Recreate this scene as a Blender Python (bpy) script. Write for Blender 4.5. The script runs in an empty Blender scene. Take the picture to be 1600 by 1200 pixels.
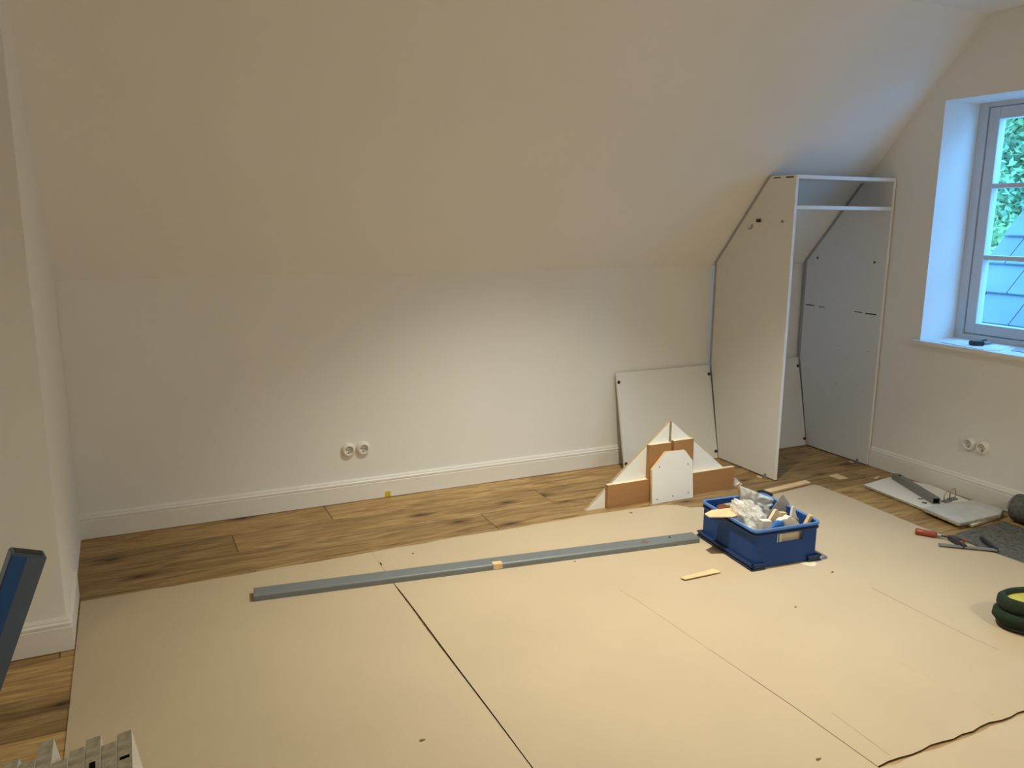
import bpy, bmesh, math, random
from mathutils import Vector, Matrix
random.seed(7)
scene = bpy.context.scene
COL = scene.collection

# ------------------------------------------------------------------ camera
cam_data = bpy.data.cameras.new('camera')
cam_data.sensor_width = 36.0
cam_data.lens = 1282.03 / 1600 * 36.0
cam_data.clip_start = 0.05
cam = bpy.data.objects.new('camera', cam_data)
COL.objects.link(cam)
rt = Vector((0.90419176, -0.42707561, 0.00660893))
up = Vector((0.07936999, 0.18320305, 0.97986583))
fw = Vector((0.41968758, 0.88546206, -0.19954768))
m = Matrix.Identity(4)
for i in range(3):
    m[i][0], m[i][1], m[i][2] = rt[i], up[i], -fw[i]
m[0][3], m[1][3], m[2][3] = 0.28837, -4.42534, 1.6
cam.matrix_world = m
scene.camera = cam

# ------------------------------------------------------------------ room sizes (metres)
R = 4.682          # right wall
K = 1.290          # height of the knee wall
TH = 0.8666        # roof pitch
H = 2.704          # flat ceiling
TAN = math.tan(TH)
YC = -(H - K) / TAN
P = 1.169          # depth of the projecting wall at the left
XL, YF = -1.8, -6.0

# ------------------------------------------------------------------ sky, lamps, exposure
world = bpy.data.worlds.new('sky')
scene.world = world
world.use_nodes = True
bg = world.node_tree.nodes['Background']
bg.inputs['Color'].default_value = (0.13, 0.475, 1.0, 1)
bg.inputs['Strength'].default_value = 11.5

def downlight(x, y, watts, angle=150, color=(1.0, 0.95, 0.765), blend=1.0):
    d = bpy.data.lights.new('downlight', 'SPOT')
    d.energy = watts; d.color = color
    d.spot_size = math.radians(angle); d.spot_blend = blend
    d.shadow_soft_size = 0.05
    o = bpy.data.objects.new('downlight', d)
    o.location = (x, y, H - 0.03)
    COL.objects.link(o)
    return o
downlight(2.30, -1.66, 340, 101)
downlight(-1.15, -2.85, 48, 128)
downlight(2.9, -5.1, 210, 165)

portal = bpy.data.lights.new('window_portal', 'AREA')
portal.shape = 'RECTANGLE'; portal.size = 1.2; portal.size_y = 1.45
portal.cycles.is_portal = True
po = bpy.data.objects.new('window_portal', portal)
po.location = (R + 0.42, -1.572, 1.577)
po.rotation_euler = (0, math.pi / 2, 0)
COL.objects.link(po)

vs = scene.view_settings
vs.view_transform = 'Standard'; vs.look = 'None'; vs.gamma = 1; vs.use_curve_mapping = False
vs.exposure = 0.0
scene.cycles.max_bounces = 10
scene.cycles.diffuse_bounces = 6
scene.cycles.use_denoising = True

# ------------------------------------------------------------------ materials
def new_mat(name):
    mt = bpy.data.materials.new(name); mt.use_nodes = True
    nt = mt.node_tree
    return mt, nt, nt.nodes['Principled BSDF']

def surf(name, col, rough=0.6, metal=0.0, var=0.06, scale=8.0, bump=0.0, bscale=60.0, spec=0.5,
         stretch=(1, 1, 1), rand=0.0):
    """procedural surface: base colour with soft noise variation, optional fine bump"""
    mt, nt, b = new_mat(name)
    N, L = nt.nodes, nt.links
    tc = N.new('ShaderNodeTexCoord'); mp = N.new('ShaderNodeMapping')
    mp.inputs['Scale'].default_value = stretch
    L.new(tc.outputs['Object'], mp.inputs['Vector'])
    nz = N.new('ShaderNodeTexNoise'); nz.inputs['Scale'].default_value = scale
    nz.inputs['Detail'].default_value = 5
    L.new(mp.outputs['Vector'], nz.inputs['Vector'])
    rp = N.new('ShaderNodeValToRGB')
    c = Vector(col)
    rp.color_ramp.elements[0].position = 0.3; rp.color_ramp.elements[1].position = 0.7
    rp.color_ramp.elements[0].color = (*(c * (1 - var)), 1)
    rp.color_ramp.elements[1].color = (*[min(1, v) for v in (c * (1 + var))], 1)
    L.new(nz.outputs['Fac'], rp.inputs['Fac'])
    out = rp.outputs['Color']
    if rand:
        oi = N.new('ShaderNodeObjectInfo'); hs = N.new('ShaderNodeHueSaturation')
        mr = N.new('ShaderNodeMapRange')
        mr.inputs['To Min'].default_value = 1 - rand; mr.inputs['To Max'].default_value = 1 + rand
        L.new(oi.outputs['Random'], mr.inputs['Value']); L.new(mr.outputs['Result'], hs.inputs['Value'])
        L.new(out, hs.inputs['Color']); out = hs.outputs['Color']
    L.new(out, b.inputs['Base Color'])
    b.inputs['Roughness'].default_value = rough
    b.inputs['Metallic'].default_value = metal
    b.inputs['Specular IOR Level'].default_value = spec
    if bump:
        n2 = N.new('ShaderNodeTexNoise'); n2.inputs['Scale'].default_value = bscale
        n2.inputs['Detail'].default_value = 4
        L.new(mp.outputs['Vector'], n2.inputs['Vector'])
        bp = N.new('ShaderNodeBump'); bp.inputs['Strength'].default_value = bump
        bp.inputs['Distance'].default_value = 0.01
        L.new(n2.outputs['Fac'], bp.inputs['Height']); L.new(bp.outputs['Normal'], b.inputs['Normal'])
    return mt

M = {}
M['paint'] = surf('wall_paint', (0.825, 0.82, 0.80), 0.9, var=0.012, scale=1.5, bump=0.05, bscale=140, spec=0.2)
M['trim'] = surf('trim_paint', (0.80, 0.79, 0.76), 0.38, var=0.01, scale=3)
M['windowpaint'] = surf('window_paint', (0.60, 0.60, 0.60), 0.45, var=0.01, scale=3)
M['white'] = surf('white_laminate', (0.74, 0.74, 0.72), 0.45, var=0.012, scale=3)
M['whitebright'] = surf('bright_laminate', (0.82, 0.82, 0.80), 0.42, var=0.012, scale=3)
M['card'] = surf('kraft_cardboard', (0.490, 0.398, 0.280), 0.85, var=0.035, scale=2.2, bump=0.04, bscale=40, spec=0.2)
M['cardedge_shade'] = surf('cardboard_edge_shade', (0.055, 0.032, 0.014), 0.95, var=0.15, scale=60, spec=0.1)  # edge colour darkened to paint in the shadow of the open seams
M['chip'] = surf('raw_chipboard', (0.42, 0.34, 0.22), 0.9, var=0.25, scale=120, spec=0.2)
M['chipgrey'] = surf('raw_board_edge', (0.40, 0.36, 0.28), 0.9, var=0.28, scale=70, bump=0.2, bscale=200, spec=0.2)
M['brown'] = surf('brown_board', (0.36, 0.185, 0.07), 0.6, var=0.06, scale=6, stretch=(1, 1, 6), rand=0.04)
M['black'] = surf('black_plastic', (0.012, 0.012, 0.012), 0.5, var=0.1, scale=20)
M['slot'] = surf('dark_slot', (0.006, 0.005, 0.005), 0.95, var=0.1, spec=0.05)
M['strip'] = surf('grey_sealing_strip', (0.42, 0.41, 0.43), 0.9, var=0.05, scale=20)
M['porcelain'] = surf('white_porcelain', (0.80, 0.78, 0.73), 0.25, var=0.01, scale=3)
M['yellow'] = surf('yellow_tape', (0.62, 0.47, 0.03), 0.6, var=0.08, scale=30)
M['rail'] = surf('grey_coated_metal', (0.19, 0.215, 0.235), 0.42, metal=0.3, var=0.06, scale=10, stretch=(1, 6, 6))
M['tube'] = surf('grey_metal_tube', (0.23, 0.22, 0.21), 0.5, metal=0.4, var=0.06, scale=10)
M['crate'] = surf('blue_plastic', (0.013, 0.058, 0.235), 0.5, var=0.05, scale=10, spec=0.25)
M['craterim'] = surf('blue_plastic_rim', (0.085, 0.21, 0.56), 0.28, var=0.04, scale=10)
M['cratedark'] = surf('dark_blue_plastic', (0.012, 0.032, 0.10), 0.45, var=0.05, scale=10)
M['softwood'] = surf('pale_softwood', (0.72, 0.52, 0.30), 0.7, var=0.10, scale=18, stretch=(1, 1, 4))
M['softpale'] = surf('very_pale_wood', (0.74, 0.64, 0.46), 0.7, var=0.07, scale=18)
M['scrapwhite'] = surf('white_scrap', (0.78, 0.75, 0.69), 0.6, var=0.04, scale=14)
M['scrapblue'] = surf('bright_blue_scrap', (0.03, 0.16, 0.55), 0.5, var=0.05, scale=14)
M['rust'] = surf('red_brown_scrap', (0.16, 0.05, 0.03), 0.7, var=0.3, scale=40)
M['paper'] = surf('cream_paper', (0.70, 0.62, 0.44), 0.9, var=0.10, scale=40)
M['packet'] = surf('pale_grey_wrap', (0.50, 0.515, 0.52), 0.4, var=0.10, scale=14, bump=0.35, bscale=35)
M['redwood'] = surf('red_lacquered_handle', (0.27, 0.050, 0.022), 0.35, var=0.10, scale=20)
M['steel'] = surf('clamp_steel', (0.30, 0.31, 0.32), 0.4, metal=0.7, var=0.08, scale=20)
M['darksteel'] = surf('dark_clamp_steel', (0.05, 0.05, 0.055), 0.5, metal=0.4, var=0.08, scale=20)
M['felt'] = surf('grey_felt', (0.125, 0.125, 0.115), 1.0, var=0.35, scale=45, bump=0.5, bscale=160, spec=0.05)
M['greenpad'] = surf('dark_green_fabric', (0.020, 0.032, 0.020), 0.85, var=0.2, scale=30, bump=0.3, bscale=120, spec=0.2)
M['yellowpad'] = surf('yellow_green_lining', (0.50, 0.45, 0.07), 0.75, var=0.12, scale=14)
M['bluebar'] = surf('slate_blue_metal', (0.12, 0.165, 0.25), 0.45, metal=0.2, var=0.08, scale=12)
M['bluefilm'] = surf('blue_protective_film', (0.02, 0.10, 0.33), 0.35, var=0.08, scale=12)
M['roof'] = surf('slate_grey_roof', (0.145, 0.15, 0.155), 0.8, var=0.08, scale=4, rand=0.06, spec=0.2)
M['roofbed'] = surf('dark_roof_underlay', (0.10, 0.11, 0.12), 0.9, var=0.1)
M['bark'] = surf('tree_bark', (0.10, 0.075, 0.05), 0.95, var=0.3, scale=14)
M['debris'] = surf('dark_wood_crumb', (0.20, 0.125, 0.055), 0.9, var=0.3, scale=60)
M['wire'] = surf('tan_wire', (0.45, 0.34, 0.20), 0.5, metal=0.3, var=0.05)
M['bluepaper'] = surf('white_sheet', (0.80, 0.80, 0.80), 0.8, var=0.03, scale=20)
M['greycover'] = surf('grey_card', (0.40, 0.40, 0.40), 0.8, var=0.05, scale=20)

def oak():
    mt, nt, b = new_mat('oak_plank')
    N, L = nt.nodes, nt.links
    oi = N.new('ShaderNodeObjectInfo')
    ge = N.new('ShaderNodeNewGeometry')
    mul = N.new('ShaderNodeVectorMath'); mul.operation = 'SCALE'; mul.inputs['Scale'].default_value = 40.0
    cmb = N.new('ShaderNodeCombineXYZ')
    L.new(oi.outputs['Random'], cmb.inputs['X']); L.new(oi.outputs['Random'], cmb.inputs['Y']); L.new(oi.outputs['Random'], cmb.inputs['Z'])
    L.new(cmb.outputs['Vector'], mul.inputs[0])
    add = N.new('ShaderNodeVectorMath'); add.operation = 'ADD'
    L.new(ge.outputs['Position'], add.inputs[0]); L.new(mul.outputs['Vector'], add.inputs[1])
    # warp so that the grain flows round the knots
    mp2 = N.new('ShaderNodeMapping'); mp2.inputs['Scale'].default_value = (1.9, 4.6, 4.6)
    L.new(add.outputs['Vector'], mp2.inputs['Vector'])
    v = N.new('ShaderNodeTexVoronoi'); v.voronoi_dimensions = '2D'; v.inputs['Scale'].default_value = 1.0
    L.new(mp2.outputs['Vector'], v.inputs['Vector'])
    def ramp(src, stops):
        r_ = N.new('ShaderNodeValToRGB')
        el = r_.color_ramp.elements
        el[0].position, el[0].color = stops[0]
        el[1].position, el[1].color = stops[-1]
        for p_, c_ in stops[1:-1]:
            x_ = el.new(p_); x_.color = c_
        L.new(src, r_.inputs['Fac'])
        return r_.outputs['Color']
    mp = N.new('ShaderNodeMapping'); mp.inputs['Scale'].default_value = (1.6, 11.0, 11.0)
    L.new(add.outputs['Vector'], mp.inputs['Vector'])
    g = N.new('ShaderNodeTexNoise'); g.inputs['Scale'].default_value = 1.5; g.inputs['Detail'].default_value = 7
    g.inputs['Roughness'].default_value = 0.6; g.inputs['Distortion'].default_value = 1.6
    L.new(mp.outputs['Vector'], g.inputs['Vector'])
    col = ramp(g.outputs['Fac'], [(0.32, (0.21, 0.12, 0.042, 1)), (0.5, (0.36, 0.228, 0.092, 1)), (0.70, (0.50, 0.345, 0.155, 1))])
    # fine pores
    mp3 = N.new('ShaderNodeMapping'); mp3.inputs['Scale'].default_value = (9.0, 130.0, 130.0)
    L.new(add.outputs['Vector'], mp3.inputs['Vector'])
    f2 = N.new('ShaderNodeTexNoise'); f2.inputs['Scale'].default_value = 1.0; f2.inputs['Detail'].default_value = 3
    L.new(mp3.outputs['Vector'], f2.inputs['Vector'])
    pores = ramp(f2.outputs['Fac'], [(0.35, (0.80, 0.78, 0.74, 1)), (0.6, (1, 1, 1, 1))])
    # only some cells carry a knot; the knot is a small dark oval with a soft halo
    kd = ramp(v.outputs['Distance'], [(0.025, (0.13, 0.105, 0.08, 1)), (0.06, (0.50, 0.43, 0.36, 1)), (0.20, (1, 1, 1, 1))])
    sep = N.new('ShaderNodeSeparateColor'); L.new(v.outputs['Color'], sep.inputs['Color'])
    gt = N.new('ShaderNodeMath'); gt.operation = 'GREATER_THAN'; gt.inputs[1].default_value = 0.30
    L.new(sep.outputs['Red'], gt.inputs[0])
    mx0 = N.new('ShaderNodeMix'); mx0.data_type = 'RGBA'; mx0.blend_type = 'MULTIPLY'; mx0.inputs['Factor'].default_value = 1.0
    L.new(col, mx0.inputs['A']); L.new(pores, mx0.inputs['B'])
    mx = N.new('ShaderNodeMix'); mx.data_type = 'RGBA'; mx.blend_type = 'MULTIPLY'
    L.new(gt.outputs[0], mx.inputs['Factor'])
    L.new(mx0.outputs['Result'], mx.inputs['A']); L.new(kd, mx.inputs['B'])
    hs = N.new('ShaderNodeHueSaturation'); mr = N.new('ShaderNodeMapRange')
    mr.inputs['To Min'].default_value = 0.78; mr.inputs['To Max'].default_value = 1.26
    L.new(oi.outputs['Random'], mr.inputs['Value']); L.new(mr.outputs['Result'], hs.inputs['Value'])
    L.new(mx.outputs['Result'], hs.inputs['Color'])
    L.new(hs.outputs['Color'], b.inputs['Base Color'])
    b.inputs['Roughness'].default_value = 0.5
    b.inputs['Specular IOR Level'].default_value = 0.35
    bp = N.new('ShaderNodeBump'); bp.inputs['Strength'].default_value = 0.12; bp.inputs['Distance'].default_value = 0.01
    L.new(g.outputs['Fac'], bp.inputs['Height']); L.new(bp.outputs['Normal'], b.inputs['Normal'])
    return mt
M['oak'] = oak()

def clear(name, tint, gloss, rough=0.02, diff=0.0, dcol=(0.8, 0.8, 0.8)):
    """thin clear pane or film: transparent + a share of reflection (+ a share of milky diffuse)"""
    mt = bpy.data.materials.new(name); mt.use_nodes = True
    nt = mt.node_tree; N, L = nt.nodes, nt.links
    N.remove(N['Principled BSDF'])
    out = N['Material Output']
    t = N.new('ShaderNodeBsdfTransparent'); t.inputs['Color'].default_value = (*tint, 1)
    g = N.new('ShaderNodeBsdfGlossy'); g.inputs['Roughness'].default_value = rough
    mx = N.new('ShaderNodeMixShader'); mx.inputs['Fac'].default_value = gloss
    L.new(t.outputs[0], mx.inputs[1]); L.new(g.outputs[0], mx.inputs[2])
    if diff:
        d = N.new('ShaderNodeBsdfDiffuse'); d.inputs['Color'].default_value = (*dcol, 1)
        tl = N.new('ShaderNodeBsdfTranslucent'); tl.inputs['Color'].default_value = (*dcol, 1)
        ad = N.new('ShaderNodeMixShader'); ad.inputs['Fac'].default_value = 0.35
        L.new(d.outputs[0], ad.inputs[1]); L.new(tl.outputs[0], ad.inputs[2])
        nz = N.new('ShaderNodeTexNoise'); nz.inputs['Scale'].default_value = 25
        mr = N.new('ShaderNodeMapRange'); mr.inputs['To Min'].default_value = diff - 0.12
        mr.inputs['To Max'].default_value = min(1, diff + 0.12)
        L.new(nz.outputs['Fac'], mr.inputs['Value'])
        m2 = N.new('ShaderNodeMixShader')
        L.new(mr.outputs['Result'], m2.inputs['Fac'])
        L.new(mx.outputs[0], m2.inputs[1]); L.new(ad.outputs[0], m2.inputs[2])
        L.new(m2.outputs[0], out.inputs['Surface'])
    else:
        L.new(mx.outputs[0], out.inputs['Surface'])
    return mt
M['glass'] = clear('window_glass', (0.95, 0.97, 0.97), 0.05)
M['bag'] = clear('milky_plastic_bag', (0.93, 0.93, 0.92), 0.30, 0.16, diff=0.55, dcol=(0.93, 0.92, 0.88))
M['film'] = clear('grey_translucent_sheet', (0.75, 0.72, 0.68), 0.10, 0.25, diff=0.60, dcol=(0.62, 0.58, 0.53))

def leaf_mat():
    mt, nt, b = new_mat('green_leaves')
    N, L = nt.nodes, nt.links
    ge = N.new('ShaderNodeNewGeometry')
    nz = N.new('ShaderNodeTexNoise'); nz.inputs['Scale'].default_value = 1.3; nz.inputs['Detail'].default_value = 6
    L.new(ge.outputs['Position'], nz.inputs['Vector'])
    r = N.new('ShaderNodeValToRGB')
    r.color_ramp.elements[0].position = 0.38; r.color_ramp.elements[0].color = (0.18, 0.29, 0.16, 1)
    r.color_ramp.elements[1].position = 0.62; r.color_ramp.elements[1].color = (0.46, 0.56, 0.22, 1)
    L.new(nz.outputs['Fac'], r.inputs['Fac'])
    L.new(r.outputs['Color'], b.inputs['Base Color'])
    b.inputs['Roughness'].default_value = 0.6
    tl = N.new('ShaderNodeBsdfTranslucent'); L.new(r.outputs['Color'], tl.inputs['Color'])
    mx = N.new('ShaderNodeMixShader'); mx.inputs['Fac'].default_value = 0.4
    L.new(b.outputs[0], mx.inputs[1]); L.new(tl.outputs[0], mx.inputs[2])
    L.new(mx.outputs[0], N['Material Output'].inputs['Surface'])
    return mt
M['leaf'] = leaf_mat()

# ------------------------------------------------------------------ mesh helpers
WM = {}   # object name -> world matrix (kept by hand, parts sit at their parent's origin)

def tag(o, label=None, cat=None, group=None, kind=None):
    if label: o['label'] = label
    if cat: o['category'] = cat
    if group: o['group'] = group
    if kind: o['kind'] = kind
    return o

def thing(name, base, label, cat, rotz=0.0, group=None):
    o = bpy.data.objects.new(name, None)
    o.empty_display_size = 0.05
    o.location = base; o.rotation_euler = (0, 0, rotz)
    COL.objects.link(o)
    WM[o.name] = Matrix.Translation(base) @ Matrix.Rotation(rotz, 4, 'Z')
    return tag(o, label, cat, group)

class MB:
    """collects faces in world coordinates and builds one mesh object"""
    def __init__(self):
        self.v = []; self.f = []
    def add(self, vs, fs):
        n = len(self.v)
        self.v += [Vector(q) for q in vs]
        self.f += [[i + n for i in fc] for fc in fs]
        return self
    def box(self, x0, x1, y0, y1, z0, z1):
        x0, x1 = min(x0, x1), max(x0, x1); y0, y1 = min(y0, y1), max(y0, y1); z0, z1 = min(z0, z1), max(z0, z1)
        return self.add([(x0, y0, z0), (x1, y0, z0), (x1, y1, z0), (x0, y1, z0),
                         (x0, y0, z1), (x1, y0, z1), (x1, y1, z1), (x0, y1, z1)],
                        [(0, 3, 2, 1), (4, 5, 6, 7), (0, 1, 5, 4), (1, 2, 6, 5), (2, 3, 7, 6), (3, 0, 4, 7)])
    def prism(self, poly, ext):
        poly = [Vector(q) for q in poly]; ext = Vector(ext); n = len(poly)
        nrm = Vector((0, 0, 0))
        for i in range(n):
            a, b = poly[i], poly[(i + 1) % n]
            nrm += a.cross(b)
        if nrm.dot(ext) > 0: poly = poly[::-1]
        vs = poly + [q + ext for q in poly]
        fs = [list(range(n)), list(range(2 * n - 1, n - 1, -1))]
        fs += [(i, i + n, (i + 1) % n + n, (i + 1) % n) for i in range(n)]
        return self.add(vs, fs)
    def obox(self, c, ax, ay, az):
        """box from its centre and three half-axis vectors"""
        c, ax, ay, az = Vector(c), Vector(ax), Vector(ay), Vector(az)
        if ax.cross(ay).dot(az) < 0: ax = -ax
        s = [(-1, -1, -1), (1, -1, -1), (1, 1, -1), (-1, 1, -1), (-1, -1, 1), (1, -1, 1), (1, 1, 1), (-1, 1, 1)]
        return self.add([c + ax * i + ay * j + az * k for i, j, k in s],
                        [(0, 3, 2, 1), (4, 5, 6, 7), (0, 1, 5, 4), (1, 2, 6, 5), (2, 3, 7, 6), (3, 0, 4, 7)])
    def tube(self, pts, r, n=10, cap=True):
        pts = [Vector(q) for q in pts]; rings = []
        rs = r if isinstance(r, (list, tuple)) else [r] * len(pts)
        d0 = (pts[1] - pts[0]).normalized()
        ref = Vector((0, 0, 1)) if abs(d0.z) < 0.9 else Vector((1, 0, 0))
        a = d0.cross(ref).normalized()
        vs, fs = [], []
        for i, q in enumerate(pts):
            d = (pts[min(i + 1, len(pts) - 1)] - pts[max(i - 1, 0)]).normalized()
            a = (a - d * a.dot(d)).normalized(); b = d.cross(a)
            vs += [q + (a * math.cos(2 * math.pi * k / n) + b * math.sin(2 * math.pi * k / n)) * rs[i] for k in range(n)]
        for i in range(len(pts) - 1):
            for k in range(n):
                fs.append((i * n + k, i * n + (k + 1) % n, (i + 1) * n + (k + 1) % n, (i + 1) * n + k))
        if cap:
            fs.append(list(range(n))[::-1]); fs.append([(len(pts) - 1) * n + k for k in range(n)])
        return self.add(vs, fs)
    def lathe(self, prof, c, axis, n=28):
        """prof: (radius, distance along axis)"""
        axis = Vector(axis).normalized(); c = Vector(c)
        ref = Vector((0, 0, 1)) if abs(axis.z) < 0.9 else Vector((1, 0, 0))
        a = axis.cross(ref).normalized(); b = axis.cross(a)
        vs, fs = [], []
        for r, d in prof:
            vs += [c + axis * d + (a * math.cos(2 * math.pi * k / n) + b * math.sin(2 * math.pi * k / n)) * max(r, 1e-5) for k in range(n)]
        for i in range(len(prof) - 1):
            for k in range(n):
                fs.append((i * n + k, i * n + (k + 1) % n, (i + 1) * n + (k + 1) % n, (i + 1) * n + k))
        return self.add(vs, fs)
    def build(self, name, mat, parent=None, bevel=0.0, seg=2, smooth=False, label=None, cat=None, group=None, kind=None, fix=True):
        mats = mat if isinstance(mat, (list, tuple)) else [mat]
        if parent is not None:
            W = WM[parent.name]
        else:
            xs = [q.x for q in self.v]; ys = [q.y for q in self.v]; zs = [q.z for q in self.v]
            W = Matrix.Translation(((min(xs) + max(xs)) / 2, (min(ys) + max(ys)) / 2, min(zs)))
        Wi = W.inverted()
        bm = bmesh.new()
        vv = [bm.verts.new(Wi @ q) for q in self.v]
        for fc in self.f:
            try: bm.faces.new([vv[i] for i in fc])
            except ValueError: pass
        if fix: bmesh.ops.recalc_face_normals(bm, faces=bm.faces[:])
        if bevel:
            bm.edges.ensure_lookup_table()
            ed = [e for e in bm.edges if len(e.link_faces) == 2 and e.calc_face_angle(0) > 0.5]
            bmesh.ops.bevel(bm, geom=ed, offset=bevel, segments=seg, affect='EDGES', clamp_overlap=True)
        me = bpy.data.meshes.new(name)
        bm.to_mesh(me); bm.free()
        for mt in mats: me.materials.append(M[mt])
        if smooth:
            for pl in me.polygons: pl.use_smooth = True
        o = bpy.data.objects.new(name, me)
        COL.objects.link(o)
        if parent is not None:
            o.parent = parent
        else:
            o.location = W.to_translation()
        WM[o.name] = W
        return tag(o, label, cat, group, kind)

def place_copy(src, name_parent, dvec):
    """copy of a part, shifted inside its thing"""
    c = src.copy(); COL.objects.link(c); c.parent = name_parent
    c.location = src.location + Vector(dvec)
    return c

# ================================================================== SETTING
# ---- floor slab and oak planks
floor = MB().box(XL - 0.2, R + 0.2, YF - 0.2, 0.2, -0.15, -0.0145).build('floor', 'roofbed', kind='structure')
PW = 0.248
joints = {0: [-0.9, 1.212, 3.3], 1: [0.692, 2.42, 4.3], 2: [-0.35, 1.967, 3.95], 3: [0.735, 2.9, 4.45]}
k = 0
y_hi = 0.0106
while y_hi > YF:
    ya, yb = min(y_hi, 0.0), max(y_hi - PW, YF)
    js = joints.get(k)
    if js is None:
        off = (k * 0.83) % 1.9
        js = [XL + off + 0.35 + 1.95 * i for i in range(4)]
    xs = [XL] + [j for j in js if XL + 0.15 < j < R - 0.15] + [R]
    for a, b in zip(xs[:-1], xs[1:]):
        MB().box(a + 0.0012, b - 0.0012, yb + 0.0016, ya - 0.0016, -0.0145, 0.0).build('plank', 'oak', floor, bevel=0.0022, seg=1)
    y_hi -= PW; k += 1

# ---- walls and ceilings
MB().box(XL - 0.2, R + 0.35, 0.0, 0.2, -0.1, K + 0.12).build('wall_back', 'paint', kind='structure')
MB().box(XL, 0.0, -P, 0.0, -0.0145, H + 0.02).build('wall_left', 'paint', bevel=0.004, seg=2, kind='structure')
MB().box(XL - 0.2, XL, YF, 0.0, -0.1, H + 0.1).build('wall_side', 'paint', kind='structure')
MB().box(XL - 0.2, R + 0.35, YF - 0.2, YF, -0.1, H + 0.1).build('wall_front', 'paint', kind='structure')
sn, cs = math.sin(TH), math.cos(TH)
p0 = Vector((XL - 0.2, 0, K)); p1 = Vector((XL - 0.2, YC, H))
dirv = (p1 - p0).normalized(); nrm = Vector((0, sn, cs)) * 0.18
MB().prism([p0 - dirv * 0.15 + nrm * 0.0 + Vector((0, 0, 0)), p1 + dirv * 0.0, p1 + dirv * 0.1 + nrm, p0 - dirv * 0.15 + nrm],
           (R + 0.35 - XL + 0.2, 0, 0)).build('ceiling', 'paint', kind='structure')
MB().box(XL - 0.2, R + 0.35, YF - 0.2, YC, H, H + 0.2).build('ceiling', 'paint', kind='structure')

# ---- right wall with the window opening
WY0, WY1, WZ0, WZ1, WD = -0.992, -2.152, 0.862, 2.277, 0.30
RW = R + 0.36
wr = MB()
wr.box(R, RW, WY0, 0.2, -0.1, H + 0.1)
wr.box(R, RW, YF - 0.2, WY1, -0.1, H + 0.1)
wr.box(R, RW, WY1, WY0, -0.1, WZ0)
wr.box(R, RW, WY1, WY0, WZ1, H + 0.1)
wr.build('wall_right', 'paint', kind='structure')

# ---- baseboards (stepped profile)
BP = [(0, 0.003), (0.018, 0.003), (0.018, 0.0955), (0.0145, 0.0975), (0.0145, 0.1005), (0.0172, 0.1035), (0.0172, 0.111),
      (0.0125, 0.1145), (0.0105, 0.117), (0.0105, 0.122), (0.0055, 0.131), (0, 0.131)]
MB().prism([(0.0, -d, z) for d, z in BP], (R, 0, 0)).build('baseboard_back', 'trim', kind='structure')
MB().prism([(R - d, -0.7165, z) for d, z in BP], (0, YF + 0.7165, 0)).build('baseboard_right', 'trim', kind='structure')
bl = MB()
n = len(BP)
# along the front of the projecting wall, mitred round its corner, then along its side
path = []
for d, z in BP: path.append((XL, -P - d, z))
for d, z in BP: path.append((d, -P - d, z))
for d, z in BP: path.append((d, -0.70, z))
fs = []
for s in range(2):
    for i in range(n):
        fs.append((s * n + i, s * n + (i + 1) % n, (s + 1) * n + (i + 1) % n, (s + 1) * n + i))
fs.append(list(range(n))); fs.append([2 * n + i for i in range(n)])
bl.add(path, fs).build('baseboard_left', 'trim', kind='structure')

# ---- window: fixed frame, two sashes with three panes each, sill board
win = thing('window_1', (R + WD + 0.03, (WY0 + WY1) / 2, WZ0 + 0.015), None, None)
tag(win, 'white wooden casement window with glazing bars in deep reveal', kind='structure')
XF = R + WD          # room face of the fixed frame
fr = MB()
fr.box(XF, XF + 0.06, WY0 - 0.058, WY0, 0.877, WZ1)
fr.box(XF, XF + 0.06, WY1, WY1 + 0.058, 0.877, WZ1)
fr.box(XF, XF + 0.06, WY1 + 0.058, WY0 - 0.058, 0.877, 0.912)
fr.box(XF, XF + 0.06, WY1 + 0.058, WY0 - 0.058, 2.252, WZ1)
fr.build('window_frame', 'windowpaint', win)
SY = [(WY0 - 0.062, (WY0 + WY1) / 2 + 0.002), ((WY0 + WY1) / 2 - 0.002, WY1 + 0.062)]
for ya, yb in SY:
    z0, z1 = 0.916, 2.248
    x0, x1 = XF + 0.008, XF + 0.068
    s = MB()
    s.box(x0, x1, ya - 0.068, ya, z0, z1)
    s.box(x0, x1, yb, yb + 0.068, z0, z1)
    s.box(x0, x1, yb + 0.068, ya - 0.068, z0, 0.980)
    s.box(x0, x1, yb + 0.068, ya - 0.068, 2.180, z1)
    sash = s.build('sash', 'windowpaint', win, bevel=0.003, seg=1)
    zz = [0.980, 1.3655, 1.3925, 1.785, 1.812, 2.180]
    for i in (1, 3):
        MB().box(x0 + 0.002, x1, yb + 0.068, ya - 0.068, zz[i], zz[i + 1]).build('glazing_bar', 'windowpaint', sash, bevel=0.002, seg=1)
    for i in (0, 2, 4):
        MB().box(x0 + 0.044, x0 + 0.048, yb + 0.066, ya - 0.066, zz[i] - 0.002, zz[i + 1] + 0.002).build('pane', 'glass', sash)
sill = MB().prism([(R - 0.042, -0.955, 0.855), (R - 0.042, -2.19, 0.855), (R, -2.19, 0.855), (R, WY1, 0.855), (XF + 0.01, WY1, 0.855),
                   (XF + 0.01, WY0, 0.855), (R, WY0, 0.855), (R, -0.955, 0.855)], (0, 0, 0.024))
sill.build('window_sill', 'trim', win, bevel=0.003, seg=2)

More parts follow.
